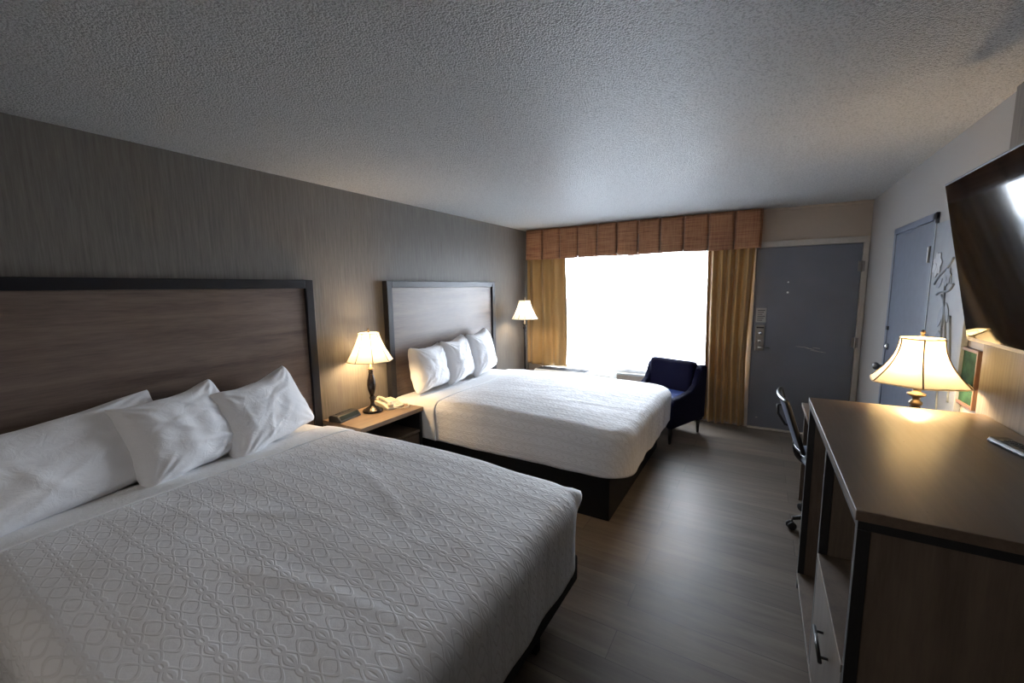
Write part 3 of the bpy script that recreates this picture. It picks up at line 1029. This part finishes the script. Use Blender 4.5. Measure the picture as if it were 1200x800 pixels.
# seat
st = MB()
n = 24; vs = []; fs = []
for s_ in (1, -1):
    for j in range(n + 1):
        for i in range(n + 1):
            u, v_ = -1 + 2 * i / n, -1 + 2 * j / n
            k = (1 - abs(u) ** 4) * (1 - abs(v_) ** 4)
            x = u * .235 * (1 - .12 * v_ * v_); y = v_ * .23 * (1 - .10 * u * u)
            z = .475 + s_ * .032 * max(0, k) ** .35 - .015 * max(0, v_) ** 3 + .008 * u * u
            vs.append((x, y, z))
mm = (n + 1) ** 2
for s_ in (0, 1):
    for j in range(n):
        for i in range(n):
            fs.append((s_ * mm + j * (n + 1) + i, s_ * mm + j * (n + 1) + i + 1, s_ * mm + (j + 1) * (n + 1) + i + 1, s_ * mm + (j + 1) * (n + 1) + i))
st.faces(vs, fs)
bmesh.ops.remove_doubles(st.bm, verts=st.bm.verts[:], dist=.0005)
st.build('seat', M['mesh_grey'], oc, smooth=True)
# back: reclined mesh in black frame
def backp(u, v_):
    w_ = .20 * (.80 + .20 * v_)
    x = u * w_
    y = -.235 - .11 * v_ - .025 * (1 - u * u)
    return (x, y, .56 + .335 * v_)
n = 16
vs = [backp(-1 + 2 * i / n, j / n) for j in range(n + 1) for i in range(n + 1)]
fs = [(j * (n + 1) + i, j * (n + 1) + i + 1, (j + 1) * (n + 1) + i + 1, (j + 1) * (n + 1) + i) for j in range(n) for i in range(n)]
o = MB().faces(vs, fs).build('back_mesh', M['mesh_grey'], oc, smooth=True)
so = o.modifiers.new('thick', 'SOLIDIFY'); so.thickness = .012; so.offset = 0
ring = [backp(-1 + 2 * i / n, 0) for i in range(n + 1)] + [backp(1, j / n) for j in range(1, n + 1)] + [backp(1 - 2 * i / n, 1) for i in range(1, n + 1)] + [backp(-1, 1 - j / n) for j in range(1, n)]
MB().tube(ring, .014, 10, closed=True).build('back_frame', M['black_plastic'], oc, smooth=True)
MB().tube(bez((0, -.05, .435), (0, -.25, .43), (0, -.27, .48), (0, -.255, .64), 12), .018, 10, flat=1).build('back_support', M['black_plastic'], oc, smooth=True)
for s_ in (-1, 1):
    x = s_ * .265
    loop = [(x * .8, -.06, .455), (x, -.10, .47), (x, -.13, .56), (x, -.14, .66), (x, -.11, .69), (x, 0, .695), (x, .09, .69), (x, .115, .66), (x, .09, .57), (x, .05, .47), (x * .8, .03, .455)]
    MB().tube(loop, .013, 10).build('arm_loop', M['black_plastic'], oc, smooth=True)

MB().tube([(-.10, -.34, .80), (-.10, -.365, .80), (-.10, -.36, .74), (-.10, -.315, .665), (-.10, -.265, .655)], .009, 10).build('back_handle', M['black_plastic'], oc, smooth=True)

# ------------------------------------------------------------------ television
tv = empty('television', (W - .02, 1.93, 1.70))
tag(tv, 'large black television tilted down on the right wall above the dresser', 'television')
# local frame of the tilted screen : corner top-left (3.584,2.48,2.034) bottom-left (3.706,2.48,1.388)
ang = math.degrees(math.atan2(.122, .646))
Mt = T(3.645 - (W - .02), 0, 1.711 - 1.70) @ RY(-ang)
hh, hl, th = .329, .55, .035
MB().box(0, th, -hl, hl, -hh, hh, Mt).build('cabinet', M['black_plastic'], tv, bevel=.004)
MB().box(-.0015, 0, -hl + .010, hl - .010, -hh + .016, hh - .010, Mt).build('screen', M['screen'], tv)
MB().box(th, th + .03, -.30, .30, -.25, .10, Mt).build('rear_housing', M['black_soft'], tv, bevel=.01)
MB().box(-.03, 0, -.12, .12, -.16, .16).box(-.10, -.03, -.05, -.02, -.10, .10).box(-.10, -.03, .02, .05, -.10, .10).build('wall_mount', M['black_plastic'], tv)

# ------------------------------------------------------------------ right wall: tall blue-grey panel with flowers, green picture
pn = empty('floral_panel', (W, 3.215, 0))
tag(pn, 'tall blue-grey panel with grey flower and stems on the right wall beside the connecting door', 'wall panel')
MB().box(-.022, -.002, -.285, .285, .0, 1.976).build('board', M['panel_blue'], pn, bevel=.003)
MB().box(-.026, -.0015, .266, .288, .0, 1.98).box(-.026, -.0015, -.288, -.272, .0, 1.98).build('edge_strip', M['panel_blue'], pn, bevel=.002)
mpale = plain('pale_petal_grey', (.42, .45, .50), .6); mdk = plain('dark_stem_grey', (.15, .18, .22), .6); mmid = plain('mid_leaf_grey', (.18, .21, .26), .6)
def petal(mb, y, z, l, w_, an, x=-.0235, h=.003):
    n = 10; top, bot = [], []
    for i in range(n + 1):
        t = i / n; r_ = w_ * sin(pi * t) ** .8 * .5
        a_ = l * t
        top.append((a_, r_)); bot.append((a_, -r_))
    pts = top + bot[-2:0:-1]
    out = [(y + p * cos(an) - q * sin(an), z + p * sin(an) + q * cos(an)) for p, q in pts]
    mb.prism(out, 0, x - h, x)
def flower(y, z, s, mat, name='bloom'):
    mb = MB()
    for k in range(7): petal(mb, y, z, s, s * .7, 2 * pi * k / 7 + .3, h=.002 + .0008 * k)
    return mb.build(name, mat, pn)
flower(.175, 1.735, .075, mpale)
flower(.00, 1.66, .055, mmid)
st_ = MB()
for P in ([(.19, 1.62), (.10, 1.70), (.03, 1.68), (-.06, 1.76)], [(.02, 1.66), (.03, 1.55), (-.02, 1.46), (.0, 1.38)], [(.06, 1.56), (-.02, 1.52), (-.05, 1.40), (-.10, 1.20)],
          [(.14, 1.56), (.04, 1.60), (-.03, 1.55), (-.10, 1.62)], [(.0, 1.38), (-.03, 1.25), (-.02, 1.1), (-.06, .9)], [(-.1, 1.45), (-.14, 1.3), (-.18, 1.2), (-.2, 1.0)]):
    st_.tube(bez(*[(-.0235, a, b) for a, b in P], 14), .007, 6)
st_.build('stem', mdk, pn, smooth=True)
for (y, z, l, w_, an) in ((.02, 1.50, .13, .06, -1.2), (-.02, 1.52, .12, .05, -2.0), (.16, 1.60, .10, .05, 2.6), (.04, 1.36, .12, .10, -1.6), (.20, 1.32, .10, .05, -.6), (.1, 1.2, .12, .05, 1.2), (-.06, 1.62, .08, .04, .8)):
    lf = MB(); petal(lf, y, z, l, w_, an, h=.0025)
    lf.build('leaf', mmid, pn)

gp = empty('framed_picture', (W, 2.845, 1.17))
tag(gp, 'small green picture in a thin brown frame on the wall behind the desk lamp', 'picture')
MB().box(-.012, -.002, -.085, .085, -.13, .125).build('print', plain('green_print', (.014, .040, .024), .8, spec=.1, vary=.5), gp)
f = MB()
f.box(-.02, -.001, -.097, -.085, -.145, .14).box(-.02, -.001, .085, .097, -.145, .14).box(-.02, -.001, -.085, .085, .125, .14).box(-.02, -.001, -.085, .085, -.145, -.13)
f.build('frame', plain('brown_frame', (.13, .07, .045), .4), gp, bevel=.002)

# ------------------------------------------------------------------ light
wd = bpy.data.worlds.new('overcast_day'); scene.world = wd
wd.use_nodes = True
nt = wd.node_tree; nt.nodes.clear()
ow = nt.nodes.new('ShaderNodeOutputWorld'); bg = nt.nodes.new('ShaderNodeBackground')
bg.inputs[0].default_value = (.82, .90, 1.0, 1); bg.inputs[1].default_value = 26
nt.links.new(bg.outputs[0], ow.inputs[0])
pl = bpy.data.lights.new('window_daylight', 'AREA'); pl.shape = 'RECTANGLE'; pl.size = WX1 - WX0; pl.size_y = WZ1 - WZ0
pl.cycles.is_portal = True
po = bpy.data.objects.new('window_daylight', pl); col.objects.link(po)
po.location = ((WX0 + WX1) / 2, L + .10, (WZ0 + WZ1) / 2); po.rotation_euler = (R(-90), 0, 0)

# added warm fill, unseen behind the camera, brightens the foreground; no real fixture
vl = bpy.data.lights.new('fill_light', 'AREA'); vl.shape = 'RECTANGLE'; vl.size = 1.2; vl.size_y = .25; vl.energy = 7.5; vl.color = (1, .9, .78)
vo = bpy.data.objects.new('fill_light', vl); col.objects.link(vo)
vo.location = (1.9, Y0 + .15, 2.1); vo.rotation_euler = (R(62), 0, 0)

# ------------------------------------------------------------------ camera
cam = bpy.data.cameras.new('camera'); co = bpy.data.objects.new('camera', cam); col.objects.link(co)
cam.sensor_width = 36; cam.lens = 488.7 / 1200 * 36; cam.clip_start = .02
yaw, pit, rol = .53748, .126317, -.0146157
fw = Vector((-sin(yaw) * cos(pit), cos(yaw) * cos(pit), -sin(pit)))
r_ = Vector((cos(yaw), sin(yaw), 0)); u_ = r_.cross(fw)
r2 = r_ * cos(rol) + u_ * sin(rol); u2 = u_ * cos(rol) - r_ * sin(rol)
mw = Matrix((r2, u2, -fw)).transposed().to_4x4()
mw.translation = Vector((2.95, 0, 1.63))
co.matrix_world = mw
scene.camera = co

scene.view_settings.view_transform = 'Standard'
scene.view_settings.look = 'None'
scene.view_settings.gamma = 1
scene.view_settings.exposure = .42
scene.view_settings.use_curve_mapping = False
scene.cycles.use_denoising = True
scene.cycles.max_bounces = 10
scene.cycles.diffuse_bounces = 6
scene.cycles.transparent_max_bounces = 12
scene.cycles.sample_clamp_indirect = 6
